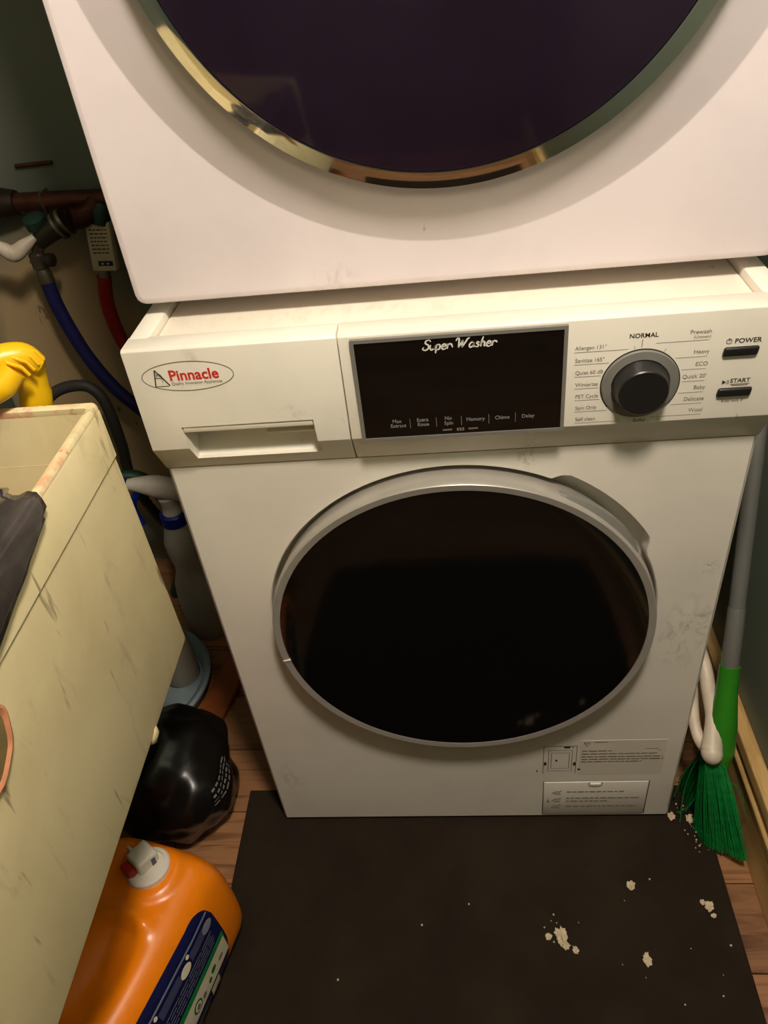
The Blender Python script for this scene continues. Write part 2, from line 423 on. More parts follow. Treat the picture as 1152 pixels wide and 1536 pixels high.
# fascia: top edge, flat front, slanted lower band
prof = [(-.0135, .8455), (-.0165, .8435), (-.0185, .737), (-.0005, .7030), (.034, .7030), (.034, .826), (.0112, .826), (.0112, .8455)]
XS = -.0965
fas = mesh('control_panel', extrude_x(prof, XS+.0007, H, .0007), 'panel', wm, True, 30)
drw = mesh('detergent_drawer', extrude_x(prof, -H, XS-.0007, .0007), 'panel', wm)
sc = [(-.05, .763), (.022, .760), (.022, .742), (.012, .733), (-.002, .7185), (-.05, .7185)]
xa0, xa1, xb0, xb1 = -.2615, -.1305, -.2575, -.1285
cutr = ring_loft([[Vector((xa0+(xb0-xa0)*(.763-z)/.0445, y, z)) for y, z in sc], [Vector((xa1+(xb1-xa1)*(.763-z)/.0445, y, z)) for y, z in sc]])
subtract(drw, cutr)
drw.data.shade_smooth(); drw.data.set_sharp_from_angle(angle=math.radians(25))
mesh('grip_lip', box((xa0+.0012, -.0170, .7545), (xa1-.0008, -.0135, .7615), .001, 2), 'panel_in', drw, True)
mesh('grip_ledge', box((-.185, .004, .7345), (-.136, .013, .7375), .001, 1), 'panel_in', drw, True)
YP = lambda z: -.0165-.002*(.8435-z)/.1065         # fascia front at height z
def settle(bm, off=.0003):
    for v in bm.verts: v.co.y = YP(v.co.z)-off
    return bm
# logo on the drawer front
def ell(cx, cz, a, b, w, y, bm, n=72):
    for i in range(n):
        t0, t1 = 2*PI*i/n, 2*PI*(i+1)/n
        p = [(cx+(a+o)*math.cos(t), y, cz+(b+o)*math.sin(t)) for t, o in ((t0, 0), (t1, 0), (t1, w), (t0, w))]
        bm.faces.new([bm.verts.new(q) for q in p])
yl = -.0193; eb = bmesh.new(); ell(-.2405, .8165, .0435, .0145, .0008, yl, eb)
mesh('logo_outline', settle(eb), 'ink_soft', drw)
ab = bmesh.new()
ribbon([(-.2735, .8075), (-.2705, .8245)], .0012, yl, ab); ribbon([(-.2705, .8245), (-.2595, .808)], .0012, yl, ab)
ribbon([(-.2735, .8075), (-.2605, .8075)], .0006, yl, ab); ribbon([(-.2725, .8165), (-.2635, .8155)], .0006, yl, ab)
join(ab, text_bm('PA', .005, (-.2705, yl, .817)))
mesh('logo_mark', settle(ab), 'ink', drw)
mesh('logo_lettering', settle(text_bm('Pinnacle', .0150, (-.2585, yl, .8128), bold=.00035, xs=.97)), 'ink_red', drw)
mesh('logo_lettering', settle(text_bm('Quality Innovation Appliances', .0045, (-.2578, yl, .8080), xs=.90)), 'ink_soft', drw)
# display
def frame_bm(x0, x1, z0, z1, w, y0, y1):
    bm = bmesh.new()
    o = [(x0, z0), (x1, z0), (x1, z1), (x0, z1)]; i = [(x0+w, z0+w), (x1-w, z0+w), (x1-w, z1-w), (x0+w, z1-w)]
    rings = [[Vector((x, yy, z)) for x, z in q] for q, yy in ((o, y1), (o, y0), (i, y0), (i, y1))]
    return ring_loft(rings, True, False, False, bm)
dsp = mesh('display', box((-.0820, -.0196, .7370), (.1040, -.012, .8385)), 'screen', fas)
mesh('display_frame', frame_bm(-.0850, .1070, .7340, .8415, .0034, -.0206, -.012), 'grey', fas)
# flowing script name on the display
GL = {'S': (.62, [[(.66, .82), (.5, 1.0), (.22, .92), (.2, .68), (.48, .48), (.52, .18), (.26, 0), (.0, .1), (.08, .3)]]),
 'u': (.5, [[(0, .5), (.02, .12), (.15, 0), (.32, .12), (.38, .5)], [(.38, .5), (.38, .1), (.54, .1)]]),
 'p': (.46, [[(0, .52), (.0, -.36)], [(0, .35), (.15, .5), (.34, .38), (.3, .06), (.12, 0), (0, .12)]]),
 'e': (.44, [[(.02, .22), (.34, .32), (.27, .49), (.1, .47), (0, .25), (.08, .02), (.27, .0), (.46, .16)]]),
 'r': (.42, [[(0, .52), (.02, 0)], [(.02, .28), (.14, .48), (.34, .44), (.4, .3)]]),
 'W': (1.1, [[(-.14, .74), (-.02, .98), (.12, .92), (.16, .5), (.16, .04)], [(.16, .04), (.34, .42), (.5, .8)], [(.5, .8), (.5, .4), (.5, .04)], [(.5, .04), (.7, .45), (.9, .86), (1.08, .98)]]),
 'a': (.5, [[(.36, .44), (.16, .5), (0, .25), (.1, 0), (.3, .12), (.39, .5)], [(.39, .5), (.38, .1), (.54, .1)]]),
 's': (.42, [[(.34, .42), (.17, .5), (.09, .36), (.29, .2), (.2, .02), (-.02, .06)]]),
 'h': (.48, [[(.12, 1.0), (.04, .5), (.02, 0)], [(.03, .28), (.18, .5), (.33, .38), (.33, .06), (.48, .1)]]),
 'R': (.42, [[(0, .52), (.02, 0)], [(.02, .28), (.14, .48), (.34, .44), (.42, .28), (.5, .12)]])}
sb = bmesh.new(); pen = 0
for ch in 'SupeR Washer':
    if ch == ' ': pen += .38; continue
    adv, st = GL[ch]
    for s_ in st:
        pp = spline([(x, z, 0) for x, z in s_], 6)
        ribbon([(pen+p.x+.18*p.y, p.y) for p in pp], .15, 0, sb, lambda t: .6+.5*math.sin(PI*min(max(t, .05), .95)))
    pen += adv+.06
ks = .066/pen
for v in sb.verts: v.co = Vector((-.0205+v.co.x*ks, -.0200, .8272+v.co.z*.0096))
mesh('script_lettering', sb, 'ink_white', dsp)
ys = -.0200; tb = bmesh.new()
TS = .0056
for s_, x, z in (('Max', -.0500, .7532), ('Extract', -.0490, .7482), ('Extra', -.0255, .7532), ('Rinse', -.0252, .7482), ('No', -.0012, .7535), ('Spin', -.0008, .7480),
                 ('Memory', .0245, .7508), ('Chime', .0495, .7508), ('Delay', .0735, .7508)):
    mesh('display_lettering', text_bm(s_, TS, (x, ys, z), 'CENTER', .00008, 0, .92), 'ink_dim', dsp)
for x in (-.0375, -.0125, .0112, .0370, .0618): quad(tb, x-.0002, x+.0002, .7465, .7570, ys)
mesh('display_dividers', tb, 'ink_dim', dsp)['kind'] = 'stuff'
tb = bmesh.new(); quad(tb, -.0070, .0020, .7415, .7432, ys); quad(tb, .0175, .0265, .7415, .7432, ys)
for x in (.0075, .0100, .0125): quad(tb, x-.0009, x+.0009, .7405, .7440, ys)
mesh('display_marks', tb, 'ink_soft', dsp)['kind'] = 'stuff'
# dial
KC = (.1735, .7775); YK = YP(.777)
dial = mesh('dial_ring', lathe([(.0345, .002), (.0345, -.0005), (.0335, -.0022), (.0262, -.0030), (.0255, .002)], (KC[0], YK, KC[1]), (0, 1, 0), 64), 'grey', fas, True)
mesh('dial_outline', lathe([(.0354, .001), (.0354, -.0004), (.0344, -.0004), (.0344, .001)], (KC[0], YK, KC[1]), (0, 1, 0), 64), 'ink', dial, True)
mesh('dial_knob', lathe([(.0254, .001), (.0254, -.006), (.0240, -.009), (.0222, -.0165), (.0212, -.0175), (.0, -.0172)], (KC[0], YK, KC[1]), (0, 1, 0), 64), 'black', dial, True, 30)
# programme names with their leader lines
tb = bmesh.new(); lb = bmesh.new()
left = ['Allergen 131°', 'Sanitize 165°', 'Quiet 60 dB', 'Winterize', 'PET Cycle', 'Spin Only', 'Self clean']
for i, s_ in enumerate(left):
    z = .8155-.01215*i; yy = YP(z)-.0004
    mesh('programme_lettering', settle(text_bm(s_, .0054, (.1140+.0006*i, yy, z), 'LEFT', 0, 0, .92)), 'ink_soft', fas)
    zz = z-.0022; dz = abs(zz-KC[1]); xe = KC[0]-math.sqrt(max(.0372**2-dz*dz, 1e-6)) if dz < .0365 else .1585
    quad(lb, .1135+.0006*i, min(xe, .160), zz-.0002, zz+.0002, yy)
right = ['Prewash', 'Heavy', 'ECO', "Quick 20'", 'Baby', 'Delicate', 'Wool']
rz = [.8235, .8045, .7925, .7805, .7690, .7573, .7455]
for i, (s_, z) in enumerate(zip(right, rz)):
    yy = YP(z)-.0004
    mesh('programme_lettering', settle(text_bm(s_, .0057, (.2300+.0005*i, yy, z), 'RIGHT', 0, 0, .95)), 'ink_soft', fas)
    zz = z-(.0062 if i == 0 else .0030); dz = abs(zz-KC[1]); xe = KC[0]+(math.sqrt(max(.0372**2-dz*dz, 1e-6)) if dz < .0355 else .0100)
    quad(lb, xe, .2285+.0005*i, zz-.0002, zz+.0002, yy)
mesh('programme_lettering', settle(text_bm('(Uneven)', .0040, (.2300, YP(.819)-.0004, .8193), 'RIGHT')), 'ink_soft', fas)
mesh('programme_lettering', settle(text_bm('Bulky', .0052, (.1765, YP(.737)-.0006, .7383), 'CENTER')), 'ink_soft', fas); tb.free()
for a, dx in ((102, 0), (60, 0)):
    c, s_ = math.cos(math.radians(a)), math.sin(math.radians(a)); ribbon([(KC[0]+.0362*c, KC[1]+.0362*s_), (KC[0]+.0392*c, KC[1]+.0392*s_)], .0005, YP(.81)-.0004, lb)
mesh('leader_lines', settle(lb), 'ink_pale', fas)['kind'] = 'stuff'
mesh('programme_lettering', settle(text_bm('NORMAL', .0060, (.1725, YP(.825)-.0004, .8235), 'CENTER', .0001)), 'ink', fas)
tb = bmesh.new(); quad(tb, .1715, .1720, .8140, .8222, YP(.818)-.0004); mesh('dial_pointer_line', tb, 'ink', fas)
mesh('button_lettering', settle(text_bm('POWER', .0062, (.2505, YP(.812)-.0004, .8122), 'LEFT', .0001, 0, 1.05)), 'ink', fas)
tb = bmesh.new(); ell(.2458, .8143, .0020, .0020, .0005, YP(.812)-.0004, tb, 24); mesh('power_symbol', tb, 'ink', fas)
tb = bmesh.new(); quad(tb, .2455, .2461, .8143, .8172, YP(.812)-.0004); mesh('power_symbol', tb, 'ink', fas)
mesh('button_lettering', settle(text_bm('START', .0058, (.2530, YP(.775)-.0004, .7733), 'LEFT', .0001, 0, 1.02)), 'ink', fas)
tb = bmesh.new(); tb.faces.new([tb.verts.new((x, YP(.775)-.0004, z)) for x, z in ((.2462, .7720), (.2496, .7742), (.2462, .7764))]); mesh('play_symbol', tb, 'ink', fas)
for x in (.2502, .2513):
    tb = bmesh.new(); quad(tb, x, x+.0005, .7720, .7764, YP(.775)-.0004); mesh('pause_bar', tb, 'ink', fas)
mesh('button_lettering', settle(text_bm('Kids lock 3"', .0042, (.2585, YP(.753)-.0004, .7535), 'CENTER')), 'ink', fas)
for x0_, x1_, z in ((.2535, .2705, .7717), (.2550, .2690, .7704)):
    lb = bmesh.new(); quad(lb, x0_, x1_, z-.0003, z+.0003, YP(.775)-.0004); mesh('button_fine_print', lb, 'ink_soft', fas)
for x, z in ((.2570, .8045), (.2580, .7640)):
    bbm = box((x-.0148, YP(z)-.0030, z-.0042), (x+.0148, YP(z)+.003, z+.0042), .0018, 3)
    for v in bbm.verts: v.co.x += (v.co.z-z)*.16
    mesh('push_button', bbm, 'black', fas, True)
# door: silver ring, black glass
yd = -.025
dr = mesh('door', lathe([(.2180, .018), (.2215, .012), (.2245, yd+.012), (.2238, yd+.0015), (.2226, yd), (.2150, yd+.0010), (.2145, yd+.006), (.17, .016)], (DC[0], 0, DC[1]), (0, 1, 0), 128), 'silver', wm, True, 40)
mesh('door_glass', lathe([(.2143, yd+.004), (.2143, yd+.0014), (.20, yd-.0005), (.15, yd-.0030), (.08, yd-.0045), (0, yd-.005)], (DC[0], 0, DC[1]), (0, 1, 0), 128), 'black_glass', dr, True, 50)
mesh('hinge_notch', box((-.0045, -.0006, -.0008), (.0048, .006, .0008), mat=Matrix.Translation((DC[0]-.2188*math.cos(math.radians(9)), yd, DC[1]-.2188*math.sin(math.radians(9))))@Matrix.Rotation(math.radians(-9), 4, 'Y')), 'ink_white', dr)
# finger grip on the ring, in the pocket
gp = []
for i in range(25):
    a = math.radians(29+33*i/24); w = math.sin(PI*i/24)**.5
    c, s_ = math.cos(a), math.sin(a); P = lambda r, y: Vector((DC[0]+r*c, y, DC[1]+r*s_))
    gp.append([P(.2220, yd+.006), P(.2230+.0075*w, yd+.010), P(.2225+.0085*w, yd+.016), P(.2200, yd+.022)])
mesh('door_grip', ring_loft(gp), 'grey', dr, True, 40)
# drain filter flap and stickers
flap = mesh('filter_flap', box((.1085, -.0016, .021), (.2590, .004, .1075), .0012, 2), 'washer', wm, True)
fb = bmesh.new()
ribbon([(.1080, .0205), (.1080, .1080)], .0009, -.0004, fb); ribbon([(.1080, .1080), (.2595, .1080)], .0009, -.0004, fb)
ribbon([(.2597, .1085), (.2597, .0205)], .0014, -.0004, fb)
mesh('flap_gap', fb, 'ink', flap)['kind'] = 'stuff'
mesh('flap_latch', box((.1750, -.0032, .0985), (.1905, .001, .1050), .0012, 2), 'panel', flap, True)
fb = bmesh.new(); ribbon([(.1735, .1075), (.1738, .0980), (.1918, .0980), (.1922, .1075)], .0012, -.0019, fb); mesh('latch_gap', fb, 'ink', flap)
fb = bmesh.new()
for j, z in enumerate((.083, .066, .058, .044)):
    x = .142
    xe = (.226, .250, .205, .246)[j]
    while x < xe:
        w = random.uniform(.004, .012); quad(fb, x, min(x+w, xe), z-.0014, z+.0014, -.0021); x += w+.002
for z in (.082, .062, .044):
    ribbon([(.121, z-.003), (.126, z+.002), (.131, z+.001), (.134, z+.005)], .0022, -.0021, fb); quad(fb, .1245, .1330, z-.005, z-.003, -.0021)
fb.faces.new([fb.verts.new(q) for q in ((.1130, -.0021, .055), (.1175, -.0021, .055), (.11525, -.0021, .066))])
mesh('flap_print', fb, 'ink_pale', flap)['kind'] = 'stuff'
stk = mesh('care_sticker', box((.1560, -.0003, .1260), (.2735, .001, .2080)), 'clear', wm)
fb = bmesh.new()
for j, z in enumerate((.184, .177, .170, .164, .158)):
    x = .159; xe = (.200, .262, .270, .272, .243)[j]
    while x < xe:
        w = random.uniform(.004, .014); quad(fb, x, min(x+w, xe), z-.0009, z+.0009, -.0008); x += w+.0018
quad(fb, .175, .193, .2040, .2052, -.0008); ribbon([(.1610, .2035), (.1650, .1955), (.1690, .2035), (.1610, .2035)], .0012, -.0008, fb)
ribbon([(.245, .188), (.262, .188), (.266, .182)], .0008, -.0008, fb)
mesh('sticker_print', fb, 'ink_soft', stk)['kind'] = 'stuff'
fb = bmesh.new()
for p in ([(.106, .196), (.106, .129)], [(.152, .196), (.152, .129)], [(.106, .196), (.152, .196)], [(.113, .186), (.146, .186), (.146, .136), (.113, .136), (.113, .186)],
          [(.117, .180), (.142, .180), (.142, .142), (.117, .142), (.117, .180)]): ribbon(p, .0010, -.0004, fb)
mesh('drain_diagram', fb, 'ink_soft', wm)['kind'] = 'stuff'
fb = bmesh.new(); quad(fb, .1070, .1105, .150, .158, -.0005); quad(fb, .1480, .1515, .149, .157, -.0005); quad(fb, .123, .1255, .159, .164, -.0005); quad(fb, .134, .1425, .191, .195, -.0005)
quad(fb, .155, .159, .137, .141, -.0005); quad(fb, .145, .147, .192, .194, -.0005); quad(fb, .0965, .0985, .134, .138, -.0005)
mesh('drain_diagram', fb, 'ink', wm)['kind'] = 'stuff'

# ------------------------------------------------------------------ dryer on top
dx0, dx1, dy, dz = -.2995, .3035, .053, .8575
dm = thing('tumble_dryer', 'white tumble dryer with chrome-rimmed round door stacked on the washer', 'dryer', (0, .3, .846))
DD = (.0078, 1.187)
cab = bmesh.new(); ex0, ex1, z0, z1 = dx0+.007, dx1-.007, dz+.007, 1.695
NA = 720
def rr_pts(k, y, r=.004):
    x0_, x1_, w0, w1 = ex0-k, ex1+k, z0-k, z1+k; r += k; out = []
    for i in range(NA):
        a = 2*PI*(i+.5)/NA; c, s_ = math.cos(a), math.sin(a)
        tx = (x1_-DD[0])/c if c > 1e-6 else ((x0_-DD[0])/c if c < -1e-6 else 9)
        tz = (w1-DD[1])/s_ if s_ > 1e-6 else ((w0-DD[1])/s_ if s_ < -1e-6 else 9)
        t = min(tx, tz); px, pz_ = DD[0]+t*c, DD[1]+t*s_
        cx = x1_-r if px > x1_-r else (x0_+r if px < x0_+r else None); cz = w1-r if pz_ > w1-r else (w0+r if pz_ < w0+r else None)
        if cx is not None and cz is not None:
            ox, oz = DD[0]-cx, DD[1]-cz; b_ = ox*c+oz*s_; t = -b_+math.sqrt(max(b_*b_-(ox*ox+oz*oz-r*r), 0)); px, pz_ = DD[0]+t*c, DD[1]+t*s_
        out.append(Vector((px, y, pz_)))
    return out
outer = rr_pts(0, dy); grow = lambda k, y: rr_pts(k, y)
def circ(r, y): return [Vector((DD[0]+r*math.cos(2*PI*(i+.5)/NA), y, DD[1]+r*math.sin(2*PI*(i+.5)/NA))) for i in range(NA)]
rc = .2885
ring_loft([circ(.225, dy+.01), circ(.2358, dy+.004), circ(.2362, dy-.0095), circ(.2372, dy-.0125), circ(.2395, dy-.0148), circ(.2430, dy-.0155), circ(.2470, dy-.0145), circ(.2510, dy-.0125), circ(rc-.0010, dy-.0004), circ(rc, dy), circ(rc+.0012, dy),
           rr_pts(-.0015, dy), [p for p in outer], grow(.0042, dy+.0015), grow(.007, dy+.007), grow(.007, .61)], True, True, True, cab)
mesh('cabinet', cab, 'dryer', dm, True, 28)
for sx in (dx0+.09, dx1-.09):
    for yy in (.20, .52): mesh('foot', lathe([(.02, .8388), (.02, .850), (.014, .852), (.014, .860)], (sx, yy, 0), seg=20), 'rubber', dm, True)
dd = mesh('door_ring', lathe([(.2352, dy), (.2352, dy-.027), (.2347, dy-.0300), (.2215, dy-.0358), (.2203, dy-.0358), (.2195, dy-.030), (.20, .03)], (DD[0], 0, DD[1]), (0, 1, 0), 160), 'chrome', dm, True, 50)
mesh('door_glass', lathe([(.2198, dy-.028), (.2198, dy-.0345), (.20, dy-.0375), (.15, dy-.043), (.08, dy-.047), (0, dy-.048)], (DD[0], 0, DD[1]), (0, 1, 0), 160), 'purple_glass', dd, True, 50)

# ------------------------------------------------------------------ laundry tub
TX0, TX1, TY0, TY1 = XL+.005, -.320, -.66, -.043
tu = thing('laundry_tub', 'cream marbled fibreglass laundry tub with worn rim', 'sink', ((TX0+TX1)/2, (TY0+TY1)/2, 0))
g = 0
rg = lambda d, z, r=.006: rrect(TX0+d, TX1-d, TY0+d, TY1-d, max(r-d*.5, .004), z)
bmt = ring_loft([rg(.045, .490), rg(.006, .4885), rg(.002, .492), rg(.001, .495), rg(.0016, .7510), rg(.006, .7510), rg(.006, .7525), rg(.0078, .7525), rg(.0078, .803), rg(.0092, .803), rg(.012, .77), rg(.04, .56, .03), rg(.07, .535, .04), rg(.12, .53, .05)])
mesh('basin', bmt, 'tub', tu, True, 40)
mesh('skirt', ring_loft([rg(.0145, .7526), rg(.0012, .7526), rg(0, .7536), rg(0, .802), rg(.0012, .8055), rg(.0085, .8055), rg(.0088, .7560), rg(.0145, .7530)], cap0=False, cap1=False), 'tub', tu, True, 40)
mesh('rim', ring_loft([rg(.0004, .8050), rg(.0008, .8085), rg(.002, .8105), rg(.0065, .8105), rg(.0088, .8090), rg(.0095, .797), rg(.008, .795)], cap0=False, cap1=False), 'tub_rim', tu, True, 50)
for x, yy in ((-.64, TY1-.06), (TX0+.06, TY1-.06), (-.64, TY0+.06), (TX0+.06, TY0+.06)):
    mesh('leg', tube([(x, yy, 0), (x, yy, .1), (x, yy, .3), (x, yy, .5)], [.012, .014, .016, .018], 12), 'steel', tu, True)
# broken hole in the side, raw fibre edge
HY, HZ = -.362, .722; hr = []
for i in range(48):
    t = 2*PI*i/48; rr = 1+.04*math.sin(3*t+.4)+.02*math.sin(7*t)
    hr.append((.036*rr*math.cos(t), .030*rr*math.sin(t)))
HR = lambda k, o: [Vector((TX1+o, HY+y*k, HZ+z*k)) for y, z in hr]
mesh('broken_edge', ring_loft([HR(1.06, -.001), HR(1.05, .0012), HR(.98, .0022), HR(.90, .0012), HR(.86, -.0002)], True, True, False), 'raw_fibre', tu, True)
mesh('hole_lining', ring_loft([HR(.88, .0004), HR(.6, .0007), HR(.2, .0006)]), 'moss', tu, True)
# chipped corner bit at the lower edge
cb = bmesh.new(); bmesh.ops.create_icosphere(cb, subdivisions=2, radius=1)
for v in cb.verts:
    n = 1+.25*noise.noise(v.co*2.1); v.co = Vector((TX1-.006+.007*v.co.x*n, -.176+.010*v.co.y*n, .489+.012*v.co.z*n))
mesh('fibre_flap', cb, 'tub', tu, True, 0)

# dark plastic film in the tub
fm = bmesh.new(); gv = []
prf = [(-.56, .62), (-.52, .68), (-.48, .705), (-.445, .72), (-.41, .735), (-.38, .752), (-.357, .775), (-.343, .798), (-.334, .812), (-.327, .8145), (-.3195, .8135), (-.3168, .808), (-.3158, .800)]
G = 44
for i in range(G+1):
    t = i/G; yy = -.196-.42*t; hang = .005+.10*min(1, t*1.1); row = []
    for k, (x, z) in enumerate(prf):
        a = min(1, max(0, (8-k)/3)); n1 = noise.noise(Vector((x*14, yy*11, 3.1))); n2 = noise.noise(Vector((x*40, yy*26, 7)))
        zz = z+a*(.034*n1+.024*n2); y2 = yy+.022*noise.noise(Vector((x*22, 1.3, 2)))*(1-t)
        if a: y2 += .085*min(1, max(0, (-.336-x)/.06))*(1-t); zz += .028*a
        row.append(fm.verts.new((x+.004*n2*a, y2, zz)))
    for q in range(1, 5): row.append(fm.verts.new((-.3152+.003*abs(noise.noise(Vector((yy*30, q, 0)))), yy, .800-hang*q/4)))
    gv.append(row)
for i in range(G):
    for j in range(len(gv[0])-1): fm.faces.new((gv[i][j], gv[i+1][j], gv[i+1][j+1], gv[i][j+1]))
bmesh.ops.recalc_face_normals(fm, faces=fm.faces); bmesh.ops.solidify(fm, geom=fm.faces[:], thickness=.0015)
tag(mesh('plastic_bag', fm, 'film', None, True, 0), 'crumpled dark glossy plastic bag draped over the laundry tub rim', 'bag')

# yellow spray bottle hung by its trigger on the back rim
sbt = thing('spray_bottle', 'yellow spray bottle with blue trigger hooked on the tub rim', 'bottle', (-.41, -.012, .60))
hx = -.385
def TB(pts, r, name, mat, par, seg=16, n=6):
    P = spline(pts, n); m_ = len(P)
    if isinstance(r, (list, tuple)):
        k = len(r)-1; r = [r[min(int(i/(m_-1)*k), k-1)]*(1-(i/(m_-1)*k-min(int(i/(m_-1)*k), k-1)))+r[min(int(i/(m_-1)*k), k-1)+1]*(i/(m_-1)*k-min(int(i/(m_-1)*k), k-1)) for i in range(m_)]
    return mesh(name, tube(P, r, seg), mat, par, True, 60)
ya = Vector((.30, -.03, .95)).normalized(); yc = Vector((-0.398, -.012, .80))
mesh('bottle_body', lathe([(0, -.21), (.026, -.209), (.029, -.20), (.029, -.08), (.026, -.05), (.016, -.025), (.013, -.015)], yc, ya, 32), 'white', sbt, True)
mesh('collar', lathe([(.0145, -.018), (.0150, -.015), (.0150, .010), (.0130, .015), (.0115, .035), (.0115, .045)], yc, ya, 28), 'yellow', sbt, True)
hd = TB([(-0.378, -.016, .838), (-0.388, -.022, .850), (-0.406, -.034, .853), (-0.428, -.048, .848), (-0.450, -.062, .842)], [.0095, .0135, .0140, .0115, .0085], 'spray_head', 'yellow', sbt, 18)
TB([(-0.388, -.040, .846), (-0.400, -.050, .836), (-0.414, -.060, .828)], [.0110, .0125, .0085], 'head_shroud', 'yellow', hd, 16)
for i in range(4):
    q = Vector((-.375-.002*i, -.018-.007*i, .856-.0015*i))
    mesh('grip_rib', tube([q+Vector((.004, 0, -.012)), q+Vector((.001, -.002, -.003)), q+Vector((-.010, -.004, .004))], .0018, 8), 'yellow', hd, True)
TB([(-0.424, -.054, .838), (-0.428, -.068, .815), (-0.434, -.074, .790), (-0.439, -.076, .765), (-0.444, -.077, .745)], [.007, .0075, .0072, .0072, .0068], 'trigger', 'blue', sbt, 12)

# ------------------------------------------------------------------ pipes, valves and hoses on the back wall
pz = .812; pipe = thing('water_pipe', 'old copper water pipe with tarnished tee along the back wall', 'pipe', (-.65, .63, pz))
mesh('pipe_run', tube([(XL, .632, pz+.006), (-.7, .632, pz+.002), (-.60, .632, pz-.002), (-.40, .632, pz-.012)], .0165, 16), 'copper', pipe, True)
mesh('pipe_elbow', tube(spline([(-.560, .628, pz-.006), (-.572, .620, pz-.018), (-.588, .606, pz-.022), (-.600, .596, pz-.020)], 5), .0175, 14), 'copper', pipe, True)
mesh('tee_body', tube([(-.79, .63, pz+.006), (-.76, .63, pz+.005), (-.73, .63, pz+.004), (-.695, .63, pz+.003)], [.018, .027, .027, .02], 14), 'tarnish', pipe, True)
mesh('tee_stem', tube([(-.735, .63, pz+.01), (-.732, .625, pz+.035), (-.728, .622, pz+.055)], [.016, .014, .011], 12), 'tarnish', pipe, True)
mesh('tee_lever', box((-.03, -.006, -.003), (.03, .006, .003), .002, 2, mat=Matrix.Translation((-.722, .615, pz+.052))@Matrix.Rotation(-.9, 4, 'Y')), 'tarnish', pipe, True)
mesh('saddle_clip', box((-.648, .615, pz-.016), (-.644, .648, pz+.018), .001, 1), 'steel', pipe)
# small painted-over ledge mark: a thin bracket on the wall
br = mesh('wall_bracket', box((-.69, .653, .862), (-.625, .6598, .868), .002, 2), 'copper')
tag(br, 'narrow brown wooden strip fixed on the wall above the copper pipe', 'strip')
# cold tap with angled outlet
tp = thing('hose_tap', 'nickel hose tap with pale lever above the blue hose', 'tap', (-.64, .585, .76))
vb = mesh('valve_body', tube([(-.604, .590, .791), (-.620, .586, .784), (-.640, .584, .775), (-.658, .582, .764)], [.020, .0175, .0165, .0135], 16), 'dark_steel', tp, True)
for i in range(2): mesh('collar_ring', lathe([(.0175, -.0025), (.0225, -.0025), (.0225, .0025), (.0175, .0025)], (-.606-.011*i, .589-.002*i, .790-.005*i), (-.88, -.2, -.42), 24), 'steel', vb, True)
mesh('outlet', tube([(-.650, .583, .769), (-.662, .582, .758), (-.668, .582, .744)], [.013, .011, .0095], 14), 'steel', tp, True)
mesh('outlet_nut', lathe([(.011, .014), (.0155, .011), (.0155, -.010), (.011, -.013)], (-.669, .582, .734), (0, 0, 1), 6), 'steel', tp)
mesh('side_knob', lathe([(.006, 0), (.011, .002), (.011, .014), (.006, .016)], (-.657, .580, .735), (1, -.2, 0), 12), 'dark_steel', tp, True)
mesh('green_cap', lathe([(.012, 0), (.018, .004), (.018, .020), (.010, .024)], (-.655, .594, .782), (0, -.3, 1), 16), 'green_dark', tp, True)
TB([(-.655, .570, .776), (-.672, .562, .767), (-.692, .556, .758), (-.710, .554, .770), (-.735, .553, .778)], [.006, .011, .014, .010, .008], 'lever', 'offwhite', tp, 12)
# hot side: boxed valve with a printed card
tg = thing('valve_box', 'small cream printed valve box hanging above the red hose', 'valve', (-.59, .60, .70))
vbm = box((-.021, -.010, -.044), (.021, .010, .035), .004, 2)
RM = Matrix.Translation((-.567, .612, .744))@Matrix.Rotation(math.radians(4), 4, 'Y')@Matrix.Rotation(math.radians(-12), 4, 'X')
for v in vbm.verts: v.co = RM@v.co
vbo = mesh('box_body', vbm, 'tag', tg, True)
mesh('inlet', tube([(-.552, .626, .800), (-.556, .620, .790), (-.561, .614, .772)], [.016, .017, .012], 14), 'green_dark', tg, True)
mesh('outlet_ferrule', tube([(-.574, .611, .704), (-.578, .610, .696), (-.582, .609, .684)], [.008, .010, .010], 14), 'steel', tg, True)
def on_box(bm, x0, x1, z0, z1):
    bm.faces.new([bm.verts.new(RM@Vector(p)) for p in ((x0, -.0104, z0), (x1, -.0104, z0), (x1, -.0104, z1), (x0, -.0104, z1))])
pb = bmesh.new(); on_box(pb, -.008, .017, -.035, -.027); mesh('counter_window', pb, 'navy', vbo)
pb = bmesh.new()
for i in range(7):
    z = .022-.006*i; x = -.014
    while x < .014:
        w = random.uniform(.003, .008); on_box(pb, x, min(x+w, .015), z-.001, z+.001); x += w+.0015
mesh('box_print', pb, 'copper', vbo)['kind'] = 'stuff'
pb = bmesh.new(); on_box(pb, -.003, .001, -.033, -.030); on_box(pb, .006, .010, -.033, -.030); mesh('counter_digit', pb, 'ink_white', vbo)['kind'] = 'stuff'
hb_ = thing('cold_water_hose', 'dark blue inlet hose curving from the tap towards the washer', 'hose', (-.6, .58, .5))
mesh('hose_tube', tube(spline([(-.669, .582, .704), (-.6675, .583, .648), (-.653, .585, .569), (-.630, .585, .508), (-.601, .586, .459), (-.545, .59, .40), (-.40, .60, .33), (-.25, .59, .31), (-.2, .565, .33)], 8), .0122, 14), 'blue_hose', hb_, True)
fr = mesh('ferrule', tube([(-.669, .582, .724), (-.669, .582, .714), (-.669, .582, .698)], [.0095, .0125, .0135], 16), 'steel', hb_, True)
mesh('crimp_ring', lathe([(.0125, -.002), (.0148, -.001), (.0148, .001), (.0125, .002)], (-.669, .582, -.0+.735), (0, 0, 1), 20), 'steel', fr, True)
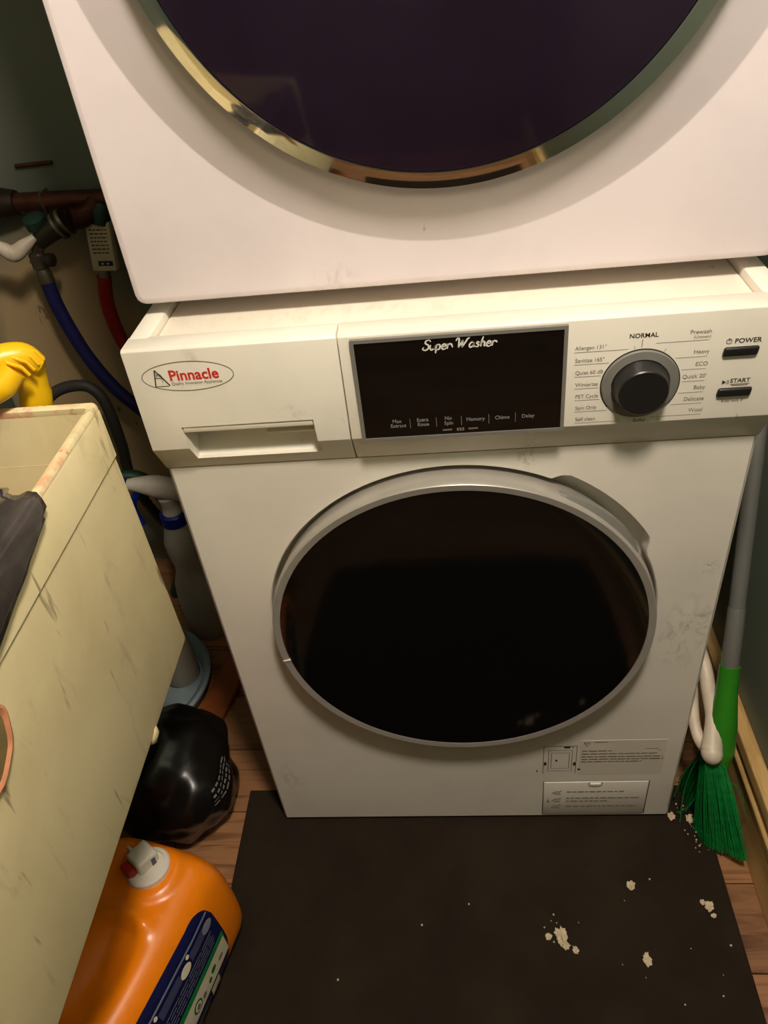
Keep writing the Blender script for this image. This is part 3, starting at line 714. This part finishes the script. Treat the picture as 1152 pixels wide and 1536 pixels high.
hr_ = thing('hot_water_hose', 'red inlet hose running down from the printed valve box', 'hose', (-.58, .59, .5))
mesh('hose_tube', tube(spline([(-.581, .609, .690), (-.592, .610, .640), (-.591, .612, .580), (-.578, .614, .535), (-.54, .62, .48), (-.43, .625, .42), (-.30, .61, .39), (-.23, .565, .40)], 8), .0122, 14), 'red_hose', hr_, True)
dh = thing('drain_hose', 'grey corrugated drain hose arching beside the wall', 'hose', (-.7, .5, .2))
P = spline([(-.82, .50, .30), (-.77, .52, .45), (-.72, .545, .505), (-.664, .55, .517), (-.636, .55, .497), (-.628, .55, .450), (-.634, .56, .38), (-.650, .585, .26), (-.60, .605, .12), (-.42, .60, .10), (-.3, .58, .12)], 22)
mesh('hose_tube', tube(P, [.0095+.0014*(i % 2) for i in range(len(P))], 12), 'grey_hose', dh, True, 0)
gh = mesh('garden_hose', tube(spline([(-.76, .48, .014), (-.72, .49, .18), (-.675, .50, .32), (-.635, .50, .345), (-.59, .51, .33), (-.56, .515, .25), (-.57, .52, .12), (-.62, .53, .014)], 10), .013, 12), 'green_hose', None, True)
tag(gh, 'dark green hose looped behind the white spray bottle', 'hose')

# ------------------------------------------------------------------ bottles and basin between tub and washer
wb = thing('trigger_bottle', 'milky white spray bottle with blue collar standing beside the washer', 'bottle', (-.52, .43, 0))
bx, by = -.521, .440
mesh('bottle_body', lathe([(0, .0005), (.042, .001), (.046, .012), (.046, .10), (.042, .135), (.032, .165), (.030, .18), (.035, .215), (.035, .24), (.027, .268), (.0215, .285)], (bx, by, 0), (0, 0, 1), 40), 'milk', wb, True)
mesh('collar', lathe([(.022, .280), (.0255, .282), (.0255, .303), (.022, .306)], (bx, by, 0), (0, 0, 1), 32), 'deep_blue', wb, True)
TB([(bx, by, .302), (bx, by-.002, .322), (bx, by-.006, .345)], [.020, .015, .016], 'neck', 'white', wb)
hd = TB([(bx+.040, by+.004, .330), (bx+.022, by, .352), (bx-.012, by-.006, .368), (bx-.042, by-.012, .378), (bx-.062, by-.015, .382)], [.011, .0195, .021, .014, .009], 'spray_head', 'white', wb, 18)
TB([(bx-.058, by-.014, .381), (bx-.066, by-.016, .383), (bx-.076, by-.018, .386)], [.010, .0115, .009], 'nozzle', 'deep_blue', hd, 14)
TB([(bx-.040, by-.014, .366), (bx-.058, by-.018, .346), (bx-.060, by-.02, .320), (bx-.052, by-.022, .295)], [.006, .007, .006, .005], 'trigger', 'deep_blue', wb, 10)
sb2 = mesh('squat_bottle', lathe([(0, .0085), (.031, .009), (.034, .015), (.034, .10), (.030, .14), (.020, .165), (.013, .175), (.013, .195), (0, .197)], (-.545, .302, 0), (0, 0, 1), 32), 'milk2', None, True)
tag(sb2, 'dull cream plastic bottle standing in the blue grey basin', 'bottle')
bs = thing('plastic_basin', 'blue grey plastic basin on the floor beyond the tub', 'basin', (-.62, .265, 0))
mesh('basin_wall', lathe([(0, .002), (.122, .001), (.126, .004), (.130, .030), (.138, .036), (.140, .034), (.141, .040), (.136, .044), (.126, .038), (.119, .010), (0, .008)], (-.620, .268, 0), (0, 0, 1), 56), 'basin', bs, True, 50)
wo = mesh('wood_offcut', box((-.026, -.16, 0.0008), (.026, .14, .014), .002, 1, mat=Matrix.Translation((-.455, .27, 0))@Matrix.Rotation(math.radians(-12), 4, 'Z')), 'offcut')
tag(wo, 'orange brown wooden board lying on the floor beside the washer', 'board')

# ------------------------------------------------------------------ black bag on the floor
bg = bmesh.new(); bmesh.ops.create_icosphere(bg, subdivisions=5, radius=1)
for v in bg.verts:
    d = v.co.copy(); n = .18*noise.noise(d*1.5+Vector((4, 1, 2)))+.07*noise.noise(d*3.1)+.025*abs(noise.noise(d*6))
    r = 1+n; z = d.z*.100*r+.092
    x = -.478+d.x*.098*r+.02*(1-z/.2); yy = .035+d.y*.108*r
    v.co = Vector((x, yy, max(z, .001)))
def bag_pt(d, off=0):
    d = Vector(d).normalized(); n = .18*noise.noise(d*1.5+Vector((4, 1, 2)))+.07*noise.noise(d*3.1)+.025*abs(noise.noise(d*6))
    r = 1+n+off; z = d.z*.100*r+.092
    return Vector((-.478+d.x*.098*r+.02*(1-z/.2), .035+d.y*.108*r, max(z, .001)))
bgo = thing('rubbish_bag', 'black glossy plastic bag slumped on the floor behind the orange jug', 'bag', (-.48, .03, 0))
bo = mesh('bag_body', bg, 'bag', bgo, True, 0)
kn = bmesh.new(); bmesh.ops.create_icosphere(kn, subdivisions=3, radius=1)
for v in kn.verts:
    d = v.co.copy(); n = 1+.3*noise.noise(d*3)
    v.co = Vector((-.500+.038*d.x*n, .020+.05*d.y*n, .195+.022*d.z*n))
mesh('bag_fold', kn, 'bag', bgo, True, 0)

pr = bmesh.new()
for a in range(4):
    u = -.62+.02*a
    while u < .05:
        w = random.uniform(.05, .12); lo = .10+.085*a
        c4 = [bag_pt((math.cos(e)*math.cos(v_), math.sin(e)*math.cos(v_), math.sin(v_)), .02) for e, v_ in ((u, lo), (u+w, lo), (u+w, lo+.035), (u, lo+.035))]
        pr.faces.new([pr.verts.new(c) for c in c4]); u += w+.03
mesh('bag_print', pr, 'ink_dim', bo)['kind'] = 'stuff'
# ------------------------------------------------------------------ orange detergent jug
JO = Vector((-.452, -.268, 0)); JA = math.radians(-15)
jr = Matrix.Translation(JO)@Matrix.Rotation(JA, 4, 'Z')
JL, JW, JH = .318, .205, .198
jg = thing('detergent_jug', 'orange plastic detergent jug with white tap cap and navy label', 'jug', JO)
def sgn(x): return -1 if x < 0 else 1
def jug_raw(s, th):
    """s 0..1 from the cap end to the near end, th angle round the section"""
    e = min(s, 1-s)*2; k = (1-(1-min(e/.30, 1))**2.6)**.42 if s < .5 else (1-(1-min(e/.16, 1))**2.4)**.5
    y = JL/2-JL*s
    n = 4.2
    c, s_ = math.cos(th), math.sin(th)
    X = sgn(c)*abs(c)**(2/n); Z = sgn(s_)*abs(s_)**(2/n)
    wx = JW/2*(.12+.88*k)*(1-.06*(1-s))
    hz = JH/2*(.25+.75*k)
    x = X*wx*(1-.10*max(Z, 0)); z = JH/2*(.16+.84*k**.7)*.0+hz+Z*hz
    # waist on the label side near the front end, so the upper ridge swings inwards
    if X > .2 and Z > -.2: x -= .024*max(0, Z+.2)*max(0, s-.35)*(X)
    return Vector((x, y, z))
HP = [Vector(p) for p in ((-.036, -.12), (-.026, -.05), (-.024, .0), (-.012, .036), (.012, .048), (.040, .036))]
def seg_d(p):
    best = 9
    for a, b in zip(HP, HP[1:]):
        t = max(0, min(1, (p-a).dot(b-a)/(b-a).length_squared)); best = min(best, (p-(a+(b-a)*t)).length)
    return best
def jug_pt(s, th, off=0):
    p = jug_raw(s, th)
    if off:
        e = .012; du = jug_raw(min(s+e, 1), th)-jug_raw(max(s-e, 0), th); dv = jug_raw(s, th+e)-jug_raw(s, th-e)
        nn = du.cross(dv).normalized()
        if nn.x*math.cos(th)+nn.z*math.sin(th) < 0: nn = -nn
        p = p+nn*off
    if p.z > .11:
        w = min(1, (p.z-.11)/.05); q = Vector((p.x, p.y)); d = seg_d(q)
        p.z += .009*w*math.exp(-(d/.012)**2)
        rr = ((q.x-.012)/.030)**2+((q.y+.022)/.062)**2
        p.z -= .017*w*math.exp(-rr**1.5)*(1 if d > .014 else d/.014)
        dc = (q-Vector((.012, .098))).length; p.z += .006*w*max(0, min(1, (.046-dc)/.010))
    return p
jb = bmesh.new(); NS, NT = 110, 120
ring_loft([[jr@jug_pt(i/NS, 2*PI*k/NT) for k in range(NT)] for i in range(NS+1)], True, True, True, jb)
jbo = mesh('jug_body', jb, 'orange', jg, True, 0)
# label wrapped on the side: u along the jug, v from lower to upper edge
def LT(v):
    Z = -.66+1.42*v; return math.copysign(math.asin(min(abs(Z), .999)**2.1), Z)
def LS(u): return .22+.60*u
def patch(bm, u0, u1, v0, v1, off, nu=12, nv=4, ed=None):
    g_ = []
    for i in range(nu+1):
        u = u0+(u1-u0)*i/nu; lo, hi = (v0, v1) if ed is None else (max(v0, ed(u)[0]), min(v1, ed(u)[1]))
        g_.append([bm.verts.new(jr@jug_pt(LS(u), LT(lo+(hi-lo)*j/nv), off)) for j in range(nv+1)])
    for i in range(nu):
        for j in range(nv): bm.faces.new((g_[i][j], g_[i+1][j], g_[i+1][j+1], g_[i][j+1]))
def led(u):    # label outline: rounded at the cap end
    k = math.sqrt(max(0, 1-max(0, (.16-u)/.16)**2)); return (.5-.5*(.35+.65*k), .5+.5*(.62+.38*k))
lbm = bmesh.new(); patch(lbm, 0, 1, 0, 1, .0008, 40, 24, led); lab = mesh('label', lbm, 'navy', jg, True, 0)
def lp_(name, mat, rects, off=.0022, ed=led):
    q = bmesh.new()
    for (a, b, c, d) in rects:
        patch(q, a, b, c, d, off, max(2, int((b-a)*40)), 3 if d-c < .03 else 10, ed)
        if len(rects) < 6: mesh(name, q, mat, lab, True, 0); q = bmesh.new()
    if len(rects) < 6: q.free()
    else: mesh(name, q, mat, lab, True, 0)['kind'] = 'stuff'
def lell(name, mat, els, off=.0027):
    q = bmesh.new()
    for (cu, cv, ru, rv) in els:
        ring = [q.verts.new(jr@jug_pt(LS(cu+ru*math.cos(2*PI*k/18)), LT(cv+rv*math.sin(2*PI*k/18)), off)) for k in range(18)]
        ce = q.verts.new(jr@jug_pt(LS(cu), LT(cv), off+.0002))
        for k in range(18): q.faces.new((ring[k], ring[(k+1) % 18], ce))
        mesh(name, q, mat, lab, True, 0); q = bmesh.new()
    q.free()
lp_('label_edge', 'label_grey', [(.03, 1, .885, .905)])
lp_('label_panel', 'label_blue', [(.12, .30, .76, .85), (.42, .66, .76, .85), (.80, .98, .76, .85)])
lell('label_bottle', 'label_grey', [(.09, .80, .055, .05)])
lell('label_bottle', 'label_cream', [(.37, .79, .055, .05), (.74, .79, .055, .05), (.31, .86, .016, .02), (.68, .86, .016, .02)])
rects = []
for v0 in (.56, .595, .63, .665, .70):
    u = .08+random.random()*.03
    while u < 1: 
        w = random.uniform(.05, .16); rects.append((u, min(u+w, 1), v0, v0+.010)); u += w+.012
for v0 in (.05, .085, .12):
    u = .36
    while u < 1:
        w = random.uniform(.05, .16); rects.append((u, min(u+w, 1), v0, v0+.010)); u += w+.012
lp_('label_text', 'label_grey', rects)
lp_('label_band', 'label_green', [(.02, 1, .43, .52)], .0016)
lp_('label_band', 'label_cream', [(.03, 1, .20, .46)], .0021)
lell('label_icon', 'label_green', [(.22, .35, .03, .035), (.28, .31, .02, .03), (.45, .33, .05, .07)], .0026)
lell('label_icon', 'label_cream', [(.45, .33, .036, .052)], .0030)
lell('label_icon', 'ink_soft', [(.45, .33, .02, .03), (.37, .31, .022, .025), (.58, .33, .02, .03), (.66, .32, .02, .03), (.80, .32, .03, .04), (.13, .33, .03, .02)], .0034)
lp_('label_code', 'label_cream', [(.20, .31, .04, .17)])
# tap cap
cc = jr@Vector((.012, .098, .194)); ca = (jr.to_3x3()@Vector((-.10, .10, 1))).normalized()
cap = mesh('tap_cap', lathe([(.027, -.006), (.0285, .002), (.0285, .012), (.0265, .0145), (.0225, .0150), (.0215, .0125), (0, .0125)], cc, ca, 40), 'white', jg, True)
q = ca.to_track_quat('Z', 'Y').to_matrix().to_4x4()
CMx = Matrix.Translation(cc)@Matrix.Rotation(JA+math.radians(-22), 4, 'Z')@Matrix.Rotation(-.08, 4, 'X')
mesh('tap_spout', box((-.026, -.014, .011), (.004, .016, .032), .004, 3, mat=CMx), 'white', cap, True)
mesh('tap_button', box((-.024, -.026, .008), (-.004, -.0135, .024), .003, 2, mat=CMx), 'red', cap, True)
mesh('tap_lever', box((-.034, -.006, .026), (-.012, -.002, .031), .001, 2, mat=CMx), 'white', cap, True)
mesh('tap_seam', box((.0038, .004, .014), (.0046, .010, .027), .0003, 1, mat=CMx), 'label_blue', cap)

# ------------------------------------------------------------------ broom and hand brush by the right wall
bro = thing('broom', 'green broom with grey pole leaning in the corner by the baseboard', 'broom', (.365, .0, 0))
b0, b1 = Vector((.357, .055, .288)), Vector((.3755, .168, .548)); bd = (b1-b0).normalized()
mesh('pole', tube([b0-bd*.03, b0+bd*.1, b0+bd*.5], .0105, 18), 'pole', bro, True)
mesh('pole_joint', lathe([(.0115, -.004), (.0118, 0), (.0115, .085), (.0108, .088)], b0, bd, 18), 'pole', bro, True)
so = TB([b0+bd*.004, b0-bd*.04, b0-bd*.085, b0-bd*.125, b0-bd*.155], [.0135, .0145, .0190, .0195, .013], 'socket', 'broom_green', bro, 20)
def bristles(n, top, sx, bot, bx_, seed):
    rnd_ = random.Random(seed); bm = bmesh.new()
    for i in range(n):
        a, b = rnd_.uniform(-1, 1), rnd_.uniform(-1, 1)
        p0 = Vector(top)+Vector(sx[0])*a+Vector(sx[1])*b
        p2 = Vector(bot)+Vector(bx_[0])*(a+rnd_.gauss(0, .05))+Vector(bx_[1])*(b+rnd_.gauss(0, .08))+Vector((0, 0, rnd_.uniform(0, .006)))
        p1 = (p0+p2)/2+Vector((rnd_.gauss(0, .0015), rnd_.gauss(0, .002), .004))
        if p2.z < .009: p2.z = .009
        tube(spline([p0, p1, p2], 3), .00085, 3, bm)
    return bm
o = mesh('bristles', bristles(420, (.352, .014, .152), ((.013, 0, 0), (0, .010, .004)), (.352, .032, .012), ((.026, 0, 0), (0, .024, .004)), 3), 'bristle', bro); o['kind'] = 'stuff'
hbh = thing('hand_brush', 'hand brush with dirty white loop handle and long green bristles', 'brush', (.345, -.02, 0))
hA, hB = Vector((.3325, .080, .258)), Vector((.3320, -.006, .190))
sp = [hA+Vector((-.006, .055, .034)), hA+Vector((.002, 0, .004)), Vector((.336, .054, .243)), Vector((.338, .030, .220)), Vector((.336, .010, .203)), hB]
TB(sp, [.0090, .0100, .0100, .0092, .0120, .0145], 'handle', 'offwhite', hbh, 16)
TB([hA+Vector((-.008, .060, .020)), hA+Vector((-.008, .014, -.020)), Vector((.320, .056, .208)), Vector((.320, .030, .190)), Vector((.325, .010, .182)), hB], [.008, .008, .0085, .008, .009, .011], 'handle', 'offwhite', hbh, 14)
hs = bmesh.new(); bmesh.ops.create_uvsphere(hs, u_segments=20, v_segments=12, radius=1)
for v in hs.verts: v.co = hB+Vector((0, -.003, -.003))+Vector((v.co.x*.0143, v.co.y*.016, v.co.z*.015))
mesh('ferrule', hs, 'offwhite', hbh, True, 0)
o = mesh('bristles', bristles(620, (.3365, -.002, .176), ((.0125, .002, .002), (0, .012, .004)), (.358, -.052, .016), ((.022, -.018, .012), (-.006, .014, 0)), 5), 'bristle', hbh); o['kind'] = 'stuff'
st_ = bmesh.new()
for pts in ([(.347, -.01, .16), (.332, .02, .13), (.318, .012, .07), (.312, -.012, .012)], [(.338, .01, .155), (.322, .03, .09), (.309, .02, .03)], [(.352, -.02, .14), (.372, -.03, .13), (.386, -.045, .09)], [(.335, .0, .08), (.322, -.005, .045), (.310, .0, .02)]):
    tube(spline(pts, 5), .0008, 4, st_)
mesh('stray_bristle', st_, 'bristle', hbh)['kind'] = 'stuff'

# ------------------------------------------------------------------ lint and crumbs on the mat
def lump(cx, cy, r, z, seed, flat=.45, par=None, el=1):
    bm = bmesh.new(); bmesh.ops.create_icosphere(bm, subdivisions=3, radius=1)
    for v in bm.verts:
        n = .85+.7*noise.noise(v.co*1.7+Vector((seed, seed*.7, 0)))+.45*noise.noise(v.co*4.3+Vector((seed, 2, 5))); v.co = Vector((cx+v.co.x*r*n, cy+v.co.y*r*n*el, z+max((v.co.z*.8+.75)*r*flat*n, 0)))
    return bm
ZM = .0081
CL = [(.117, -.176, .0085, 'largest white lint clump on the mat'), (.098, -.176, .004, 'small lint crumb beside the largest lint clump'), (.132, -.193, .004, 'thin lint crumb just in front of the largest lint clump'),
      (.222, -.106, .0055, 'lone white lint clump midway between door and mat edge'), (.224, -.205, .006, 'white lint clump on the mat in front of the lone one'),
      (.322, -.135, .006, 'ragged lint clump near the mat edge by the baseboard'), (.329, -.005, .0055, 'lint clump caught under the green bristles'), (.303, .0, .005, 'crumb of lint at the washer corner')]
for i, (x, yy, r, l) in enumerate(CL):
    bm = lump(x, yy, r, ZM, i*3.3, el=1.25)
    if i in (0, 5): join(bm, lump(x-.007, yy+.006, r*.6, ZM, i+9)); join(bm, lump(x+.003, yy-.012, r*.55, ZM, i+5))
    tag(mesh('lint_clump', bm, 'lint', None, False, 0), l, 'lint', 'lint clumps on the mat')
cr = bmesh.new(); R_ = random.Random(11)
for i in range(46):
    t = i/46
    if i < 26: x, yy = .322+.012*R_.gauss(0, .5)+.02*t, .02-.14*t
    elif i < 34: x, yy = R_.uniform(.20, .35), R_.uniform(-.27, -.09)
    elif i < 42: x, yy = .112+R_.gauss(0, .012), -.178+R_.gauss(0, .012)
    else: x, yy = R_.uniform(-.3, .3), R_.uniform(-.27, -.03)
    r = R_.uniform(.0007, .0018); b_ = bmesh.new(); bmesh.ops.create_icosphere(b_, subdivisions=1, radius=r)
    bmesh.ops.translate(b_, verts=b_.verts, vec=(min(x, .35), yy, ZM+r*.7)); join(cr, b_)
tag(mesh('crumbs', cr, 'lint'), 'tiny pale crumbs scattered over the dark mat', 'crumbs', None, 'stuff')
